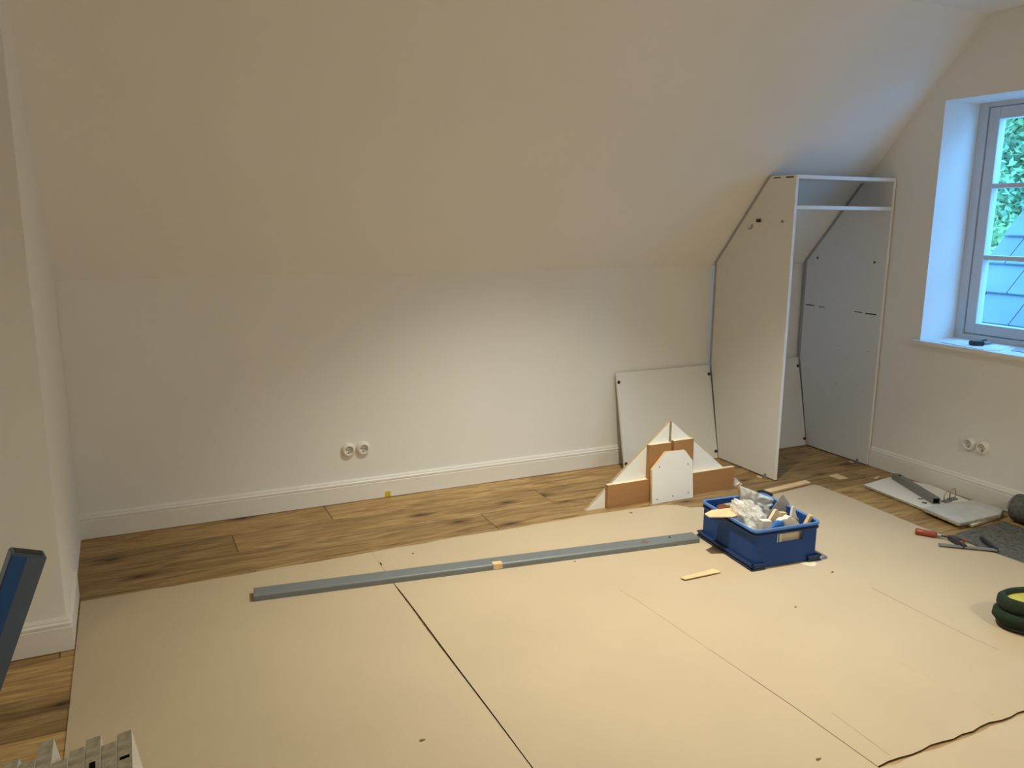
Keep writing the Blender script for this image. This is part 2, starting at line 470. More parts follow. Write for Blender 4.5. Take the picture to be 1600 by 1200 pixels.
# ================================================================== OUTSIDE
# ---- neighbouring roof with large tiles, rising away from the window
rf = thing('slate_roof', (7.0, -1.5, -0.2), 'grey tiled roof slope seen through the window', 'roof')
TR = 1.13; ra = math.atan(TR)
ux = Vector((math.cos(ra), 0, math.sin(ra))); un = Vector((-math.sin(ra), 0, math.cos(ra)))
org = Vector((7.0, 0.2, 1.356))
MB().prism([org + ux * -2.3 - un * 0.05, org + ux * 2.3 - un * 0.05, org + ux * 2.3 - un * 0.05 + Vector((0, -4.6, 0)), org + ux * -2.3 - un * 0.05 + Vector((0, -4.6, 0))],
           -un * 0.12).build('roof_deck', 'roofbed', rf)
MB().box(7.0 - 0.85, 7.0 + 0.9, -3.4, 0.05, -3.0, -0.35).build('gable_wall', 'paint', rf)
ROW, TW = 0.30, 0.36
tile = None
for r_ in range(15):
    for c_ in range(13):
        y1 = 0.2 - c_ * TW + (TW / 2 if r_ % 2 else 0)
        ya, yb = min(y1, 0.2), max(y1 - TW, -4.4)
        if ya - yb < 0.05: continue
        s0 = -2.25 + r_ * ROW
        b0 = org + ux * s0; b1 = org + ux * (s0 + ROW + 0.04)
        q = MB()
        g = 0.004
        q.add([b0 + Vector((0, ya - g - 0.2, 0)) - un * 0.002, b0 + Vector((0, yb + g - 0.2, 0)) - un * 0.002,
               b1 + Vector((0, yb + g - 0.2, 0)) - un * 0.032, b1 + Vector((0, ya - g - 0.2, 0)) - un * 0.032,
               b0 + Vector((0, ya - g - 0.2, 0)) + un * 0.016, b0 + Vector((0, yb + g - 0.2, 0)) + un * 0.016,
               b1 + Vector((0, yb + g - 0.2, 0)) - un * 0.014, b1 + Vector((0, ya - g - 0.2, 0)) - un * 0.014],
              [(0, 1, 2, 3), (4, 7, 6, 5), (0, 4, 5, 1), (1, 5, 6, 2), (2, 6, 7, 3), (3, 7, 4, 0)])
        q.build('tile', 'roof', rf)

# ---- trees behind the roof
def tree(base, crown_c, crown_r, n, label, seed):
    rnd = random.Random(seed)
    t = thing('leafy_tree', base, label, 'tree', group='trees outside the window')
    bx = Vector(base)
    tr = MB().tube([bx, bx + Vector((0.1, 0.1, (crown_c[2] - base[2]) * 0.5)), Vector(crown_c)], [0.22, 0.17, 0.07], 9)
    for i in range(5):
        a = i * 1.3
        tr.tube([Vector(crown_c) - Vector((0, 0, crown_r * 0.7)), Vector(crown_c) + Vector((math.cos(a), math.sin(a), 0.4 * math.sin(a * 2))) * crown_r * 0.75], [0.08, 0.02], 6)
    tr.build('trunk', 'bark', t, smooth=True)
    lf = MB()
    blobs = [(Vector(crown_c) + Vector((rnd.uniform(-1, 1), rnd.uniform(-1, 1), rnd.uniform(-1, 1))) * crown_r * 0.62, crown_r * rnd.uniform(0.3, 0.5)) for _ in range(16)]
    for i in range(n):
        c, r0 = blobs[i % len(blobs)]
        d = Vector((rnd.gauss(0, 1), rnd.gauss(0, 1), rnd.gauss(0, 1))).normalized()
        q = c + d * r0 * rnd.uniform(0.55, 1.05)
        a = Vector((rnd.gauss(0, 1), rnd.gauss(0, 1), rnd.gauss(0, 0.6))).normalized()
        b = a.cross(Vector((rnd.gauss(0, 1), rnd.gauss(0, 1), rnd.gauss(0, 1)))).normalized()
        s = rnd.uniform(0.035, 0.075)
        mid = q + a.cross(b) * s * 0.2
        lf.add([q - a * s, q - b * s * 0.5 + (mid - q), q + a * s, q + b * s * 0.5 + (mid - q)], [(0, 1, 2), (0, 2, 3)])
    fo = lf.build('foliage', 'leaf', t, fix=False)
    fo['kind'] = 'stuff'
tree((12.0, 3.0, -3.0), (12.0, 3.0, 2.2), 2.6, 70000, 'broad green tree just behind the tiled roof edge', 3)
tree((19.5, 4.6, -3.0), (19.5, 4.6, 4.0), 4.2, 80000, 'taller green tree further back, filling the top panes', 5)

# ================================================================== THINGS ON THE WALLS
def socket(c, nrm_, label, group):
    c = Vector(c); nv = Vector(nrm_)
    t = thing('wall_socket', c, label, 'socket', group=group)
    MB().lathe([(0.0415, 0.0), (0.0415, 0.005), (0.0385, 0.014), (0.031, 0.0225), (0.0265, 0.0245), (0.0235, 0.0230),
                (0.0225, 0.019)], c, nv).build('cover_ring', 'porcelain', t, smooth=True)
    MB().lathe([(0.0225, 0.019), (0.0215, 0.003), (0.0, 0.003)], c, nv).build('insert', 'porcelain', t)
    side = Vector((0, 0, 1)).cross(nv)
    for s in (-1, 1):
        q = c + side * 0.0095 * s
        MB().lathe([(0.0026, 0.0030), (0.0026, 0.0036), (0.0, 0.0036)], q, nv, 12).build('pin_hole', 'slot', t)
        z = c + Vector((0, 0, 0.017 * s)) + nv * 0.008
        MB().obox(z, side * 0.004, nv * 0.004, Vector((0, 0, 0.002))).build('earth_clip', 'steel', t)
    MB().lathe([(0.0030, 0.0030), (0.0030, 0.0036), (0.0, 0.0036)], c - Vector((0, 0, 0.009)), nv, 12).build('centre_screw', 'steel', t)
socket((1.366, 0, 0.307), (0, -1, 0), 'left round white wall socket of the pair on the long knee wall', 'sockets on the knee wall')
socket((1.4505, 0, 0.307), (0, -1, 0), 'right round white wall socket of the pair on the long knee wall', 'sockets on the knee wall')
socket((R, -1.392, 0.3215), (-1, 0, 0), 'left round white wall socket of the pair below the window', 'sockets below the window')
socket((R, -1.4775, 0.3190), (-1, 0, 0), 'right round white wall socket of the pair below the window', 'sockets below the window')
MB().box(1.567, 1.601, -0.0186, -0.0181, 0.004, 0.035).build('masking_tape', 'yellow', label='small yellow tape square stuck on the long baseboard', cat='tape')

# ================================================================== CARDBOARD ON THE FLOOR
CT = 0.006
def jag(a, b, n_, amp, rnd):
    a, b = Vector((*a, 0)), Vector((*b, 0)); d = (b - a).normalized(); nn = Vector((-d.y, d.x, 0))
    return [tuple((a + (b - a) * (i / n_) + nn * rnd.uniform(-amp, amp)).xy) for i in range(1, n_)]
def sheet(poly, label, zb=0.0002, th=CT, name='cardboard_sheet'):
    q = MB().prism([(x, y, zb) for x, y in poly], (0, 0, th))
    o = q.build(name, ['card', 'cardedge_shade'], label=label, cat='cardboard', group='floor protection cardboard')
    for pl in o.data.polygons:
        if abs(pl.normal.z) < 0.5: pl.material_index = 1
    return o
rn = random.Random(11)
# seam between the first and second sheet, opening a little in the middle
seam = [(1.272, -0.93), (1.268, -1.15), (1.266, -1.25), (1.265, -1.4), (1.264, -1.6), (1.265, -1.8), (1.267, -2.0), (1.268, -2.2), (1.268, -2.5), (1.266, -3.0), (1.264, -3.6)]
wid = [0.0006, 0.003, 0.008, 0.010, 0.010, 0.008, 0.006, 0.0055, 0.004, 0.004, 0.005]
sheet([(0.024, -0.772)] + jag((0.024, -0.772), (1.272, -0.768), 14, 0.005, rn) + [(1.2725, -0.768)] + seam +
      [(0.03, -3.6), (0.018, -2.0)], 'large brown cardboard sheet beside the projecting white wall, left of the open seam')
S3 = sheet([(1.2730, -0.768)] + jag((1.2730, -0.768), (2.158, -0.765), 10, 0.006, rn) + [(2.160, -0.765), (2.33, -0.772), (2.50, -0.764), (2.68, -0.775), (2.86, -0.785), (2.97, -0.80), (3.03, -0.835), (3.07, -0.892), (3.16, -0.922),
       (3.40, -0.915), (3.62, -0.912), (3.64, -0.918), (4.02, -0.876), (4.035, -0.905), (4.036, -1.20), (4.02, -1.43), (4.01, -1.64), (4.035, -1.96), (4.050, -2.15), (4.05, -2.935)] +
      jag((4.05, -2.937), (2.209, -2.937), 40, 0.005, rn) + [(2.203, -2.938), (2.204, -3.6)] +
      [(x + w_, y) for (x, y), w_ in list(zip(seam, wid))[::-1]], 'large creased brown cardboard sheet under the blue crate, right of the open seam')
sheet([(2.2065, -2.944)] + jag((2.2065, -2.952), (4.05, -2.95), 30, 0.005, rn) + [(4.05, -2.95), (4.05, -3.6), (2.2065, -3.6)],
      'brown cardboard sheet in the near right corner, beyond the torn dark edge')
zc = 0.0002 + CT
def crease(pts, w_, parent, mat='cardedge_shade', h=0.0003):
    q = MB()
    for a, b in zip(pts[:-1], pts[1:]):
        a, b = Vector((*a, zc)), Vector((*b, zc)); d = (b - a).normalized(); nn = Vector((-d.y, d.x, 0)) * w_ / 2
        q.prism([a - nn, b - nn, b + nn, a + nn], (0, 0, h))
    return q.build('crease', mat, parent)
M['crease'] = surf('cardboard_crease', (0.40, 0.30, 0.19), 0.9, var=0.1, scale=30, spec=0.1)
crease([(2.150, -1.60), (2.151, -1.66)], 0.0015, S3, 'crease')
crease([(2.151, -1.66), (2.160, -1.74), (2.182, -2.2)], 0.003, S3, 'crease')
crease([(2.182, -2.2), (2.191, -2.4)], 0.0012, S3, 'cardedge_shade')
crease([(2.191, -2.4), (2.200, -2.6), (2.204, -2.94)], 0.0024, S3, 'cardedge_shade')
crease([(3.171, -2.057), (3.169, -2.3), (3.168, -2.548), (3.177, -2.647)], 0.005, S3, 'crease')
crease([(2.290, -2.677), (2.281, -2.916)], 0.003, S3, 'crease')
# shallow raised fold: a low rounded ridge
rg = MB().prism([(2.758 - 0.008, -2.55, zc), (2.760, -2.55, zc + 0.0022), (2.768, -2.55, zc)], (0.002, -0.36, 0))
rg.build('raised_fold', 'card', S3)
# a loose cardboard/wood strip between the sheet and the wardrobe
def slab(name, poly, z0, th, mat, label, cat, group=None, bevel=0.0):
    return MB().prism([(x, y, z0) for x, y in poly], (0, 0, th)).build(name, mat, label=label, cat=cat, group=group, bevel=bevel, seg=1)
slab('wood_strip', [(3.652, -0.835), (3.648, -0.885), (4.03, -0.842), (4.033, -0.794)], 0.0005, 0.008, 'softwood',
     'long pale wood strip on the floor in front of the wardrobe', 'strip')
slab('wood_strip', [(4.248, -0.778), (4.328, -0.768), (4.322, -0.865), (4.255, -0.860)], 0.0005, 0.003, 'softwood',
     'short pale wood piece lying on the planks at the wardrobe opening', 'strip')
slab('wood_strip', [(4.470, -0.930), (4.530, -0.912), (4.540, -0.923), (4.478, -0.945)], 0.0005, 0.003, 'softpale',
     'tiny pale splinter on the planks near the right baseboard', 'strip')
slab('veneer_strip', [(2.455, -1.636), (2.461, -1.664), (2.662, -1.666), (2.650, -1.624)], zc + 0.006, 0.003, 'softwood',
     'pale veneer strip lying on the cardboard left of the blue crate', 'strip')
slab('cardboard_flap', [(2.868, -1.24), (2.845, -1.53), (2.875, -1.53), (2.905, -1.24)], zc + 0.0003, 0.003, 'card',
     'narrow cardboard flap under the left side of the crate', 'cardboard')
for i, (x, y, s, lb) in enumerate([(1.017, -2.255, 0.012, 'dark crumb on the left cardboard sheet near the open seam'),
                               (2.73, -2.062, 0.010, 'small dark crumb on the cardboard in front of the crate'),
                               (2.068, -2.84, 0.012, 'dark crumb at the bottom of the middle cardboard sheet'),
                               (2.116, -1.275, 0.010, 'dark crumb lying just in front of the grey metal rail'),
                               (3.14, -1.87, 0.012, 'thin dark splinter on the cardboard near the crate corner'),
                               (2.72, -0.835, 0.014, 'dark splinter on the cardboard in front of the triangles'),
                               (1.45, -0.87, 0.008, 'tiny dark crumb behind the grey metal rail')]):
    r1 = random.Random(i); s *= 0.7
    pts = [(x + math.cos(a) * s * r1.uniform(0.5, 1.3), y + math.sin(a) * s * r1.uniform(0.25, 0.7)) for a in [j * 1.05 for j in range(6)]]
    slab('wood_crumb', pts, zc + 0.0002, 0.003, 'debris', lb, 'crumb', group='crumbs on the cardboard')
# short cut seen beyond the rail
crease([(1.279, -0.905), (1.275, -0.94)], 0.006, S3, 'cardedge_shade')

# ================================================================== GREY METAL RAIL
rail_a, rail_b = Vector((0.683, -1.073, zc + 0.0003)), Vector((2.800, -1.333, zc + 0.0003))
rd = (rail_b - rail_a).normalized(); rnm = Vector((-rd.y, rd.x, 0)); RWD, RH, RT = 0.084, 0.027, 0.004
rail = thing('metal_rail', rail_a + rnm * RWD / 2, 'long grey metal channel rail lying across the cardboard', 'rail')
pf = [(0, 0), (0, RH - 0.006), (0.002, RH - 0.002), (0.006, RH), (RWD - 0.006, RH), (RWD - 0.002, RH - 0.002), (RWD, RH - 0.006), (RWD, 0),
      (RWD - RT, 0), (RWD - RT, RH - RT), (RT, RH - RT), (RT, 0)]
MB().prism([rail_a + rnm * a + Vector((0, 0, b)) for a, b in pf], rail_b - rail_a).build('channel', 'rail', rail)
def disc(c, r, mat, name, parent, axis=(0, 0, 1), h=0.0005, n_=20):
    return MB().lathe([(r, 0), (r, h), (0, h)], c, axis, n_).build(name, mat, parent)
def on_rail(s, t, dz=0.0): return rail_a + rd * s + rnm * t + Vector((0, 0, RH + dz))
M['railhole'] = surf('rail_hole_brown', (0.17, 0.12, 0.08), 0.9, var=0.1)
disc(on_rail(1.845, 0.036), 0.019, 'railhole', 'hole', rail)
disc(on_rail(1.992, 0.052), 0.006, 'slot', 'hole', rail)
ns = on_rail(1.075, -0.001) - Vector((0, 0, 0.0115))
MB().obox(ns, rd * 0.022, rnm * 0.0012, Vector((0, 0, 0.0120))).build('edge_tape', 'softwood', rail)
MB().obox(on_rail(1.075, 0.014, 0.0004), rd * 0.022, rnm * 0.016, Vector((0, 0, 0.0006))).build('edge_tape', 'softwood', rail)

# ================================================================== WARDROBE CARCASS
wd = thing('wardrobe_carcass', (4.26, -0.44, 0.0), 'open white wardrobe carcass cut to fit under the sloped ceiling', 'wardrobe')
SIDE = [(-0.711, 0.006), (-0.711, 1.850), (-0.503, 1.850), (-0.048, 1.312), (-0.048, 0.632), (-0.176, 0.006)]
STRP = [(-0.503, 1.850), (-0.487, 1.853), (-0.026, 1.313), (-0.026, 0.632), (-0.048, 0.632), (-0.048, 1.312)]
PX = [(3.859, 3.878), (4.654, 4.673)]
sides = []
for x0, x1 in PX:
    sd = MB().prism([(x0, y, z) for y, z in SIDE], (x1 - x0, 0, 0)).build('side_panel', 'white', wd, bevel=0.0008, seg=1)
    MB().prism([(x0 + 0.001, y, z) for y, z in STRP], (x1 - x0 - 0.002, 0, 0)).build('sealing_strip', 'strip', sd)
    MB().box(x0 - 0.0003, x1 + 0.0003, -0.7122, -0.7112, 0.006, 1.850).build('edge_band', 'whitebright', sd)
    sides.append(sd)
def shelf(name, z0, z1, yb):
    o = MB().box(PX[0][1], PX[1][0], -0.710, yb, z0, z1).build(name, 'white', wd)
    MB().box(PX[0][1], PX[1][0], -0.7112, -0.7102, z0, z1).build('edge_band', 'whitebright', o)
shelf('top_panel', 1.829, 1.850, -0.505)
shelf('shelf', 1.655, 1.676, -0.37)
# slanted back board inside
def lean_board(x0, x1, parent, name, mat):
    b0, b1 = Vector((0, -0.175, 0.004)), Vector((0, -0.034, 0.622))
    dv = (b1 - b0).normalized(); nn = Vector((0, dv.z, -dv.y)) * 0.016
    q = MB().prism([(x0, b0.y, b0.z), (x0, b1.y, b1.z), (x0, b1.y + nn.y, b1.z + nn.z), (x0, b0.y + nn.y, b0.z + nn.z)], (x1 - x0, 0, 0))
    o = q.build(name, mat, parent, bevel=0.0008, seg=1)
    out = -nn.normalized()
    ks = []
    for zf in (0.075, 0.905):
        for x in (x0 + 0.012, x1 - 0.014):
            c = b0 + (b1 - b0) * zf + Vector((x, 0, 0)) - out * 0.0
            ks.append(MB().lathe([(0.0105, 0.0), (0.0105, 0.004), (0.008, 0.006), (0.0, 0.006)], c, out, 16).build('connector', 'black', o if parent else o))
    return o
lean_board(PX[0][1] + 0.001, PX[1][0] - 0.001, wd, 'back_board', 'white')
def dash(side, x, y0, y1, z, th=0.006, s=1):
    MB().box(x - 0.0004, x + 0.0004, y0, y1, z - th / 2, z + th / 2).build('slot', 'slot', side)
xo, xi = PX[0][0], PX[1][0]
dash(sides[0], xo, -0.583, -0.526, 1.8385, 0.006); dash(sides[0], xo, -0.690, -0.626, 1.8385, 0.007)
dash(sides[1], xi, -0.148, -0.066, 1.006, 0.006); dash(sides[1], xi, -0.240, -0.185, 1.003, 0.004)
dash(sides[1], xi, -0.560, -0.497, 1.001, 0.005); dash(sides[1], xi, -0.675, -0.585, 0.999, 0.007)
for y, z, r_ in [(-0.142, 1.336, 0.009), (-0.624, 1.330, 0.009)]:
    disc((xi, y, z), r_, 'steel', 'screw', sides[1], (-1, 0, 0), 0.004)
    disc((xi - 0.004, y, z), r_ * 0.45, 'slot', 'screw', sides[1], (-1, 0, 0), 0.0004)
for y, z in [(-0.387, 0.758), (-0.634, 0.755), (-0.394, 0.493), (-0.634, 0.486), (-0.655, 1.333)]:
    MB().box(xi - 0.0004, xi + 0.0002, y - 0.006, y + 0.006, z - 0.003, z + 0.001).build('drill_hole', 'strip', sides[1])
# fittings on the outer face of the left side
MB().box(xo - 0.012, xo, -0.440, -0.408, 1.578, 1.596).build('fitting', 'black', sides[0], bevel=0.001)
disc((xo, -0.624, 1.584), 0.008, 'steel', 'screw', sides[0], (-1, 0, 0), 0.005)
hk = [Vector((xo - 0.006, -0.368, 1.565)), Vector((xo - 0.008, -0.368, 1.545)), Vector((xo - 0.012, -0.364, 1.536)), Vector((xo - 0.016, -0.354, 1.536)), Vector((xo - 0.018, -0.349, 1.544))]
MB().tube(hk, 0.004, 8).build('coat_hook', 'steel', sides[0], smooth=True)
# adjuster feet
for x in (xo - 0.012, PX[1][0] - 0.012):
    ft = MB().lathe([(0.012, 0.0), (0.012, 0.006), (0.007, 0.008), (0.007, 0.028), (0.0, 0.028)], (x, -0.640, 0.0), (0, 0, 1), 14)
    ft.build('adjuster_foot', 'steel', wd)
    MB().box(x - 0.030, x - 0.013, -0.630, -0.600, 0.0003, 0.006).build('foot_wedge', 'softpale', wd)
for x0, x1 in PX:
    MB().box(x0 + 0.004, x1 - 0.004, -0.69, -0.19, 0.0, 0.006).build('gap_shadow', 'slot', wd)  # black strip stands in for the shadow gap under each side panel

# leaning loose board beside it
lb_ = lean_board(3.110, PX[0][0] - 0.002, None, 'leaning_board', 'white')
tag(lb_, 'square white board leaning on the knee wall left of the wardrobe', 'board')
MB().box(3.66, 3.69, -0.1535, -0.1510, 0.098, 0.101).build('pencil_mark', 'strip', lb_)

# ================================================================== TRIANGLES WITH BROWN BLOCKS
def faces_mat(o, test, idx):
    for pl in o.data.polygons:
        if test(pl): pl.material_index = idx
def tri_thing(pts, blocks, label):
    bx = sum(q[0] for q in pts) / 3
    t = thing('triangle_bracket', (bx, -0.68, 0), label, 'offcut', group='triangular boards stood up on the floor')
    pn = MB().prism([(x, -0.687, z) for x, z in pts], (0, 0.020, 0)).build('triangle_panel', ['whitebright', 'chip'], t)
    faces_mat(pn, lambda pl: abs(pl.normal.y) < 0.5, 1)
    for (x0, x1, z0, z1) in blocks:
        bk = MB().box(x0, x1, -0.714, -0.6872, z0, z1).build('block', ['brown', 'softpale'], t)
        faces_mat(bk, lambda pl: pl.normal.z > 0.5, 1)
    return t
tri_thing([(2.520, 0.0), (3.062, 0.0), (3.062, 0.455)], [(2.643, 2.925, 0.0, 0.139), (2.911, 3.060, 0.139, 0.340)],
          'left white triangular board with two brown blocks screwed on its face')
tri_thing([(3.078, 0.0), (3.632, 0.0), (3.078, 0.455)], [(3.214, 3.535, 0.0, 0.135), (3.080, 3.219, 0.139, 0.346)],
          'right white triangular board with two brown blocks, beside the wardrobe')
hs_pts = [(2.918, 0.0), (3.205, 0.0), (3.198, 0.222), (3.145, 0.288), (3.010, 0.292), (2.917, 0.200)]
hb = MB().prism([(x, -0.7525 + z * 0.06, z + 0.0005) for x, z in hs_pts], (0, 0.018, 0)).build('gable_board', ['whitebright', 'softwood'],
        label='white board with clipped top corners leaning in front of the brown blocks', cat='board')
faces_mat(hb, lambda pl: abs(pl.normal.y) < 0.5, 1)
for x, z in [(2.966, 0.212), (3.166, 0.205), (2.952, 0.025), (3.060, 0.030), (3.170, 0.035)]:
    MB().lathe([(0.0045, 0), (0.0045, 0.0008), (0, 0.0008)], (x, -0.7525 + z * 0.06, z), (0, -1, 0.06), 10).build('screw', 'tube', hb)

# ================================================================== BLUE CRATE AND ITS CONTENTS
CRW, CRL, CRH = 0.360, 0.432, 0.190
cr_ang = math.radians(-5.4)
cr_base = Vector((3.018, -1.500, zc))
crate = thing('plastic_crate', cr_base, 'blue plastic stacking crate full of scraps on the cardboard', 'crate', rotz=cr_ang)
CW = WM[crate.name]
def cw(x, y, z): return CW @ Vector((x, y, z))
class LB(MB):
    """box builder in the crate's own axes"""
    def lbox(self, x0, x1, y0, y1, z0, z1):
        n0 = len(self.v); self.box(x0, x1, y0, y1, z0, z1)
        for i in range(n0, len(self.v)): self.v[i] = CW @ self.v[i]
        return self
def rrect(w, l, r, n_=6):
    pts = []
    for cx, cy, a0 in [(w / 2 - r, l / 2 - r, 0), (-w / 2 + r, l / 2 - r, 90), (-w / 2 + r, -l / 2 + r, 180), (w / 2 - r, -l / 2 + r, 270)]:
        for i in range(n_ + 1):
            a = math.radians(a0 + 90 * i / n_)
            pts.append((cx + r * math.cos(a), cy + r * math.sin(a)))
    return pts
def shell(profile, r, close=True):
    """stack of rounded rectangles: profile = (width offset, z)"""
    q = MB(); rings = []
    n_ = None
    for off, z in profile:
        pts = rrect(CRW + 2 * off, CRL + 2 * off, max(0.004, r + off))
        n_ = len(pts); rings.append([cw(x, y, z) for x, y in pts])
    vs = [p_ for rg_ in rings for p_ in rg_]; fs = []
    for i in range(len(rings) - 1):
        for k_ in range(n_):
            fs.append((i * n_ + k_, i * n_ + (k_ + 1) % n_, (i + 1) * n_ + (k_ + 1) % n_, (i + 1) * n_ + k_))
    return q.add(vs, fs), n_
# walls with a handle opening cut in the front and the back
HX, HZ0, HZ1 = 0.072, 0.118, 0.165
HC = 0.018
t_ = 0.004
wl = LB()
hw, hl = CRW / 2, CRL / 2
wl.lbox(-hw, -hw + t_, -hl + 0.02, hl - 0.02, 0.008, CRH)
wl.lbox(hw - t_, hw, -hl + 0.02, hl - 0.02, 0.008, CRH)
for s in (-1, 1):
    ya, yb = s * hl, s * (hl - t_)
    wl.lbox(-hw + 0.02, HC - HX, ya, yb, 0.008, CRH)
    wl.lbox(HC + HX, hw - 0.02, ya, yb, 0.008, CRH)
    wl.lbox(HC - HX, HC + HX, ya, yb, 0.008, HZ0)
    wl.lbox(HC - HX, HC + HX, ya, yb, HZ1, CRH)
for sx in (-1, 1):
    for sy in (-1, 1):
        c = (sx * (hw - 0.02), sy * (hl - 0.02))
        pts = []
        for i in range(7):
            a = math.radians(90 * i / 6)
            pts.append((c[0] + sx * 0.02 * math.cos(a), c[1] + sy * 0.02 * math.sin(a)))
        for i in range(6, -1, -1):
            a = math.radians(90 * i / 6)
            pts.append((c[0] + sx * 0.016 * math.cos(a), c[1] + sy * 0.016 * math.sin(a)))
        wl.prism([cw(x, y, 0.008) for x, y in pts], Vector((0, 0, CRH - 0.008)))
wl.build('crate_wall', 'crate', crate)
fl_ = LB().lbox(-hw + 0.004, hw - 0.004, -hl + 0.004, hl - 0.004, 0.004, 0.010)
fl_.build('crate_floor', 'crate', crate)
q, _ = shell([(-0.004, CRH - 0.006), (-0.004, CRH + 0.003), (0.009, CRH + 0.004), (0.010, CRH - 0.006), (0.001, CRH - 0.006)], 0.022)
q.build('rim', 'craterim', crate)
q, _ = shell([(0.0005, CRH - 0.026), (0.0085, CRH - 0.026), (0.0085, CRH - 0.020), (0.0005, CRH - 0.020)], 0.022)
q.build('rib', 'cratedark', crate)
for sx in (-1, 1):
    lg = LB()
    x0, x1 = sx * (hw - 0.001), sx * (hw + 0.017)
    for z0, z1 in ((0.003, 0.010), (0.024, 0.030)):
        lg.lbox(x0, x1, -hl - 0.016, hl + 0.016, z0, z1)
        for sy in (-1, 1):
            lg.lbox(sx * (hw - 0.06), sx * (hw + 0.017), sy * (hl + 0.001), sy * (hl + 0.016), z0, z1)
    lg.lbox(x0, sx * (hw + 0.010), -hl - 0.014, hl + 0.014, 0.010, 0.024)
    for sy in (-1, 1):
        lg.lbox(sx * (hw - 0.055), sx * (hw + 0.010), sy * (hl + 0.001), sy * (hl + 0.014), 0.010, 0.024)
    lg.build('stacking_ledge', 'cratedark', crate, bevel=0.002, seg=1)

# filling (what carries the visible scraps)
ZI = zc + 0.011
def blob(name, pts_box, seed, mat, label, cat, amp=0.25, sub=4, smooth=True, group=None, wrink=9.0):
    """crumpled closed surface in a box x0,x1,y0,y1,z0,z1"""
    rnd = random.Random(seed)
    x0, x1, y0, y1, z0, z1 = pts_box
    bm = bmesh.new(); bmesh.ops.create_icosphere(bm, subdivisions=sub, radius=1.0)
    from mathutils import noise
    sd = Vector((rnd.uniform(0, 50), rnd.uniform(0, 50), rnd.uniform(0, 50)))
    vs = []
    for v in bm.verts:
        d = v.co.normalized()
        q_ = noise.noise(d * 1.6 + sd) * amp + (1 - abs(noise.noise(d * wrink * 0.35 + sd)) * 2) * amp * 0.6
        w_ = d * (1 + q_)
        # boxier than a ball
        for i in range(3): w_[i] = math.copysign(min(1.0, abs(w_[i]) ** 0.85), w_[i])
        vs.append(Vector(((x0 + x1) / 2 + w_.x * (x1 - x0) / 2, (y0 + y1) / 2 + w_.y * (y1 - y0) / 2, max(z0, (z0 + z1) / 2 + w_.z * (z1 - z0) / 2))))
    fs = [[v.index for v in f_.verts] for f_ in bm.faces]
    bm.free()
    q_ = MB().add(vs, fs)
    return q_.build(name, mat, smooth=smooth, label=label, cat=cat, group=group)
blob('rag', (2.875, 2.985, -1.392, -1.312, 0.078, 0.190), 4, 'rust', 'red-brown rag in the back left corner of the crate', 'rag', 0.3, 3)
def crumple_bag():
    from mathutils import noise
    bm = bmesh.new(); bmesh.ops.create_icosphere(bm, subdivisions=6, radius=1.0)
    sd = Vector((4.2, 17.1, 8.8)); vs = []
    for v in bm.verts:
        d = v.co.normalized()
        fold = 0.0; amp = 0.30; fr_ = 1.15
        for o_ in range(3):                       # ridged folds, sharper on the crest
            fold += (0.55 - abs(noise.noise(Vector((d.x * fr_ * 1.5, d.y * fr_ * 0.8, d.z * fr_)) + sd * (o_ + 1))) * 2.0) * amp
            amp *= 0.42; fr_ *= 1.9
        w_ = d * (0.86 + fold)
        q_ = Vector((2.938 + w_.x * 0.080, -1.525 + w_.y * 0.098, 0.178 + w_.z * 0.092))
        q_.z += (q_.y + 1.52) * 0.22 - (q_.x - 2.94) * 0.45     # leans up to the back left corner
        q_.z = max(0.082, q_.z)
        vs.append(q_)
    fs = [[v.index for v in f_.verts] for f_ in bm.faces]
    bm.free()
    MB().add(vs, fs).build('plastic_bag', 'bag', smooth=True, label='crumpled milky plastic bag bulging from the left of the crate', cat='bag')
crumple_bag()
# stiff standing flap of clear plastic, wrinkled grid
def grid_sheet(name, corners, nx, ny, wob, seed, mat, label, cat, th=0.0012):
    from mathutils import noise
    a, b, c, d = [Vector(q_) for q_ in corners]
    sd = Vector((seed * 3.1, seed * 1.7, 0))
    nn = (b - a).cross(d - a).normalized()
    vs, fs = [], []
    for j in range(ny + 1):
        for i in range(nx + 1):
            s, t = i / nx, j / ny
            q_ = (a * (1 - s) + b * s) * (1 - t) + (d * (1 - s) + c * s) * t
            w_ = (1 - abs(noise.noise(Vector((s * 3.2, t * 3.2, 0)) + sd)) * 2.2) * wob + noise.noise(Vector((s * 7, t * 7, 3)) + sd) * wob * 0.6
            vs.append(q_ + nn * w_)
    m_ = len(vs)
    vs += [v - nn * th for v in vs]
    w1 = nx + 1
    for j in range(ny):
        for i in range(nx):
            k_ = j * w1 + i
            fs.append((k_, k_ + 1, k_ + 1 + w1, k_ + w1))
            fs.append((m_ + k_, m_ + k_ + w1, m_ + k_ + 1 + w1, m_ + k_ + 1))
    rim_ = [i for i in range(nx)] + [nx + j * w1 for j in range(ny)] + [ny * w1 + nx - i for i in range(nx)] + [(ny - j) * w1 for j in range(ny)]
    for i in range(len(rim_)):
        p_, r_ = rim_[i], rim_[(i + 1) % len(rim_)]
        fs.append((p_, m_ + p_, m_ + r_, r_))
    return MB().add(vs, fs).build(name, mat, smooth=True, label=label, cat=cat)
grid_sheet('plastic_wrap', [(2.985, -1.415, 0.120), (3.160, -1.420, 0.120), (3.195, -1.400, 0.205), (2.968, -1.400, 0.306)], 26, 20, 0.016, 2, 'bag',
           'stiff wrinkled clear plastic wrap standing up behind the milky bag', 'plastic wrap')
g3 = MB().prism([(3.035, -1.50, 0.12), (3.215, -1.50, 0.10), (3.215, -1.498, 0.205), (3.172, -1.497, 0.258), (3.160, -1.497, 0.258)], (0, 0.0025, 0))
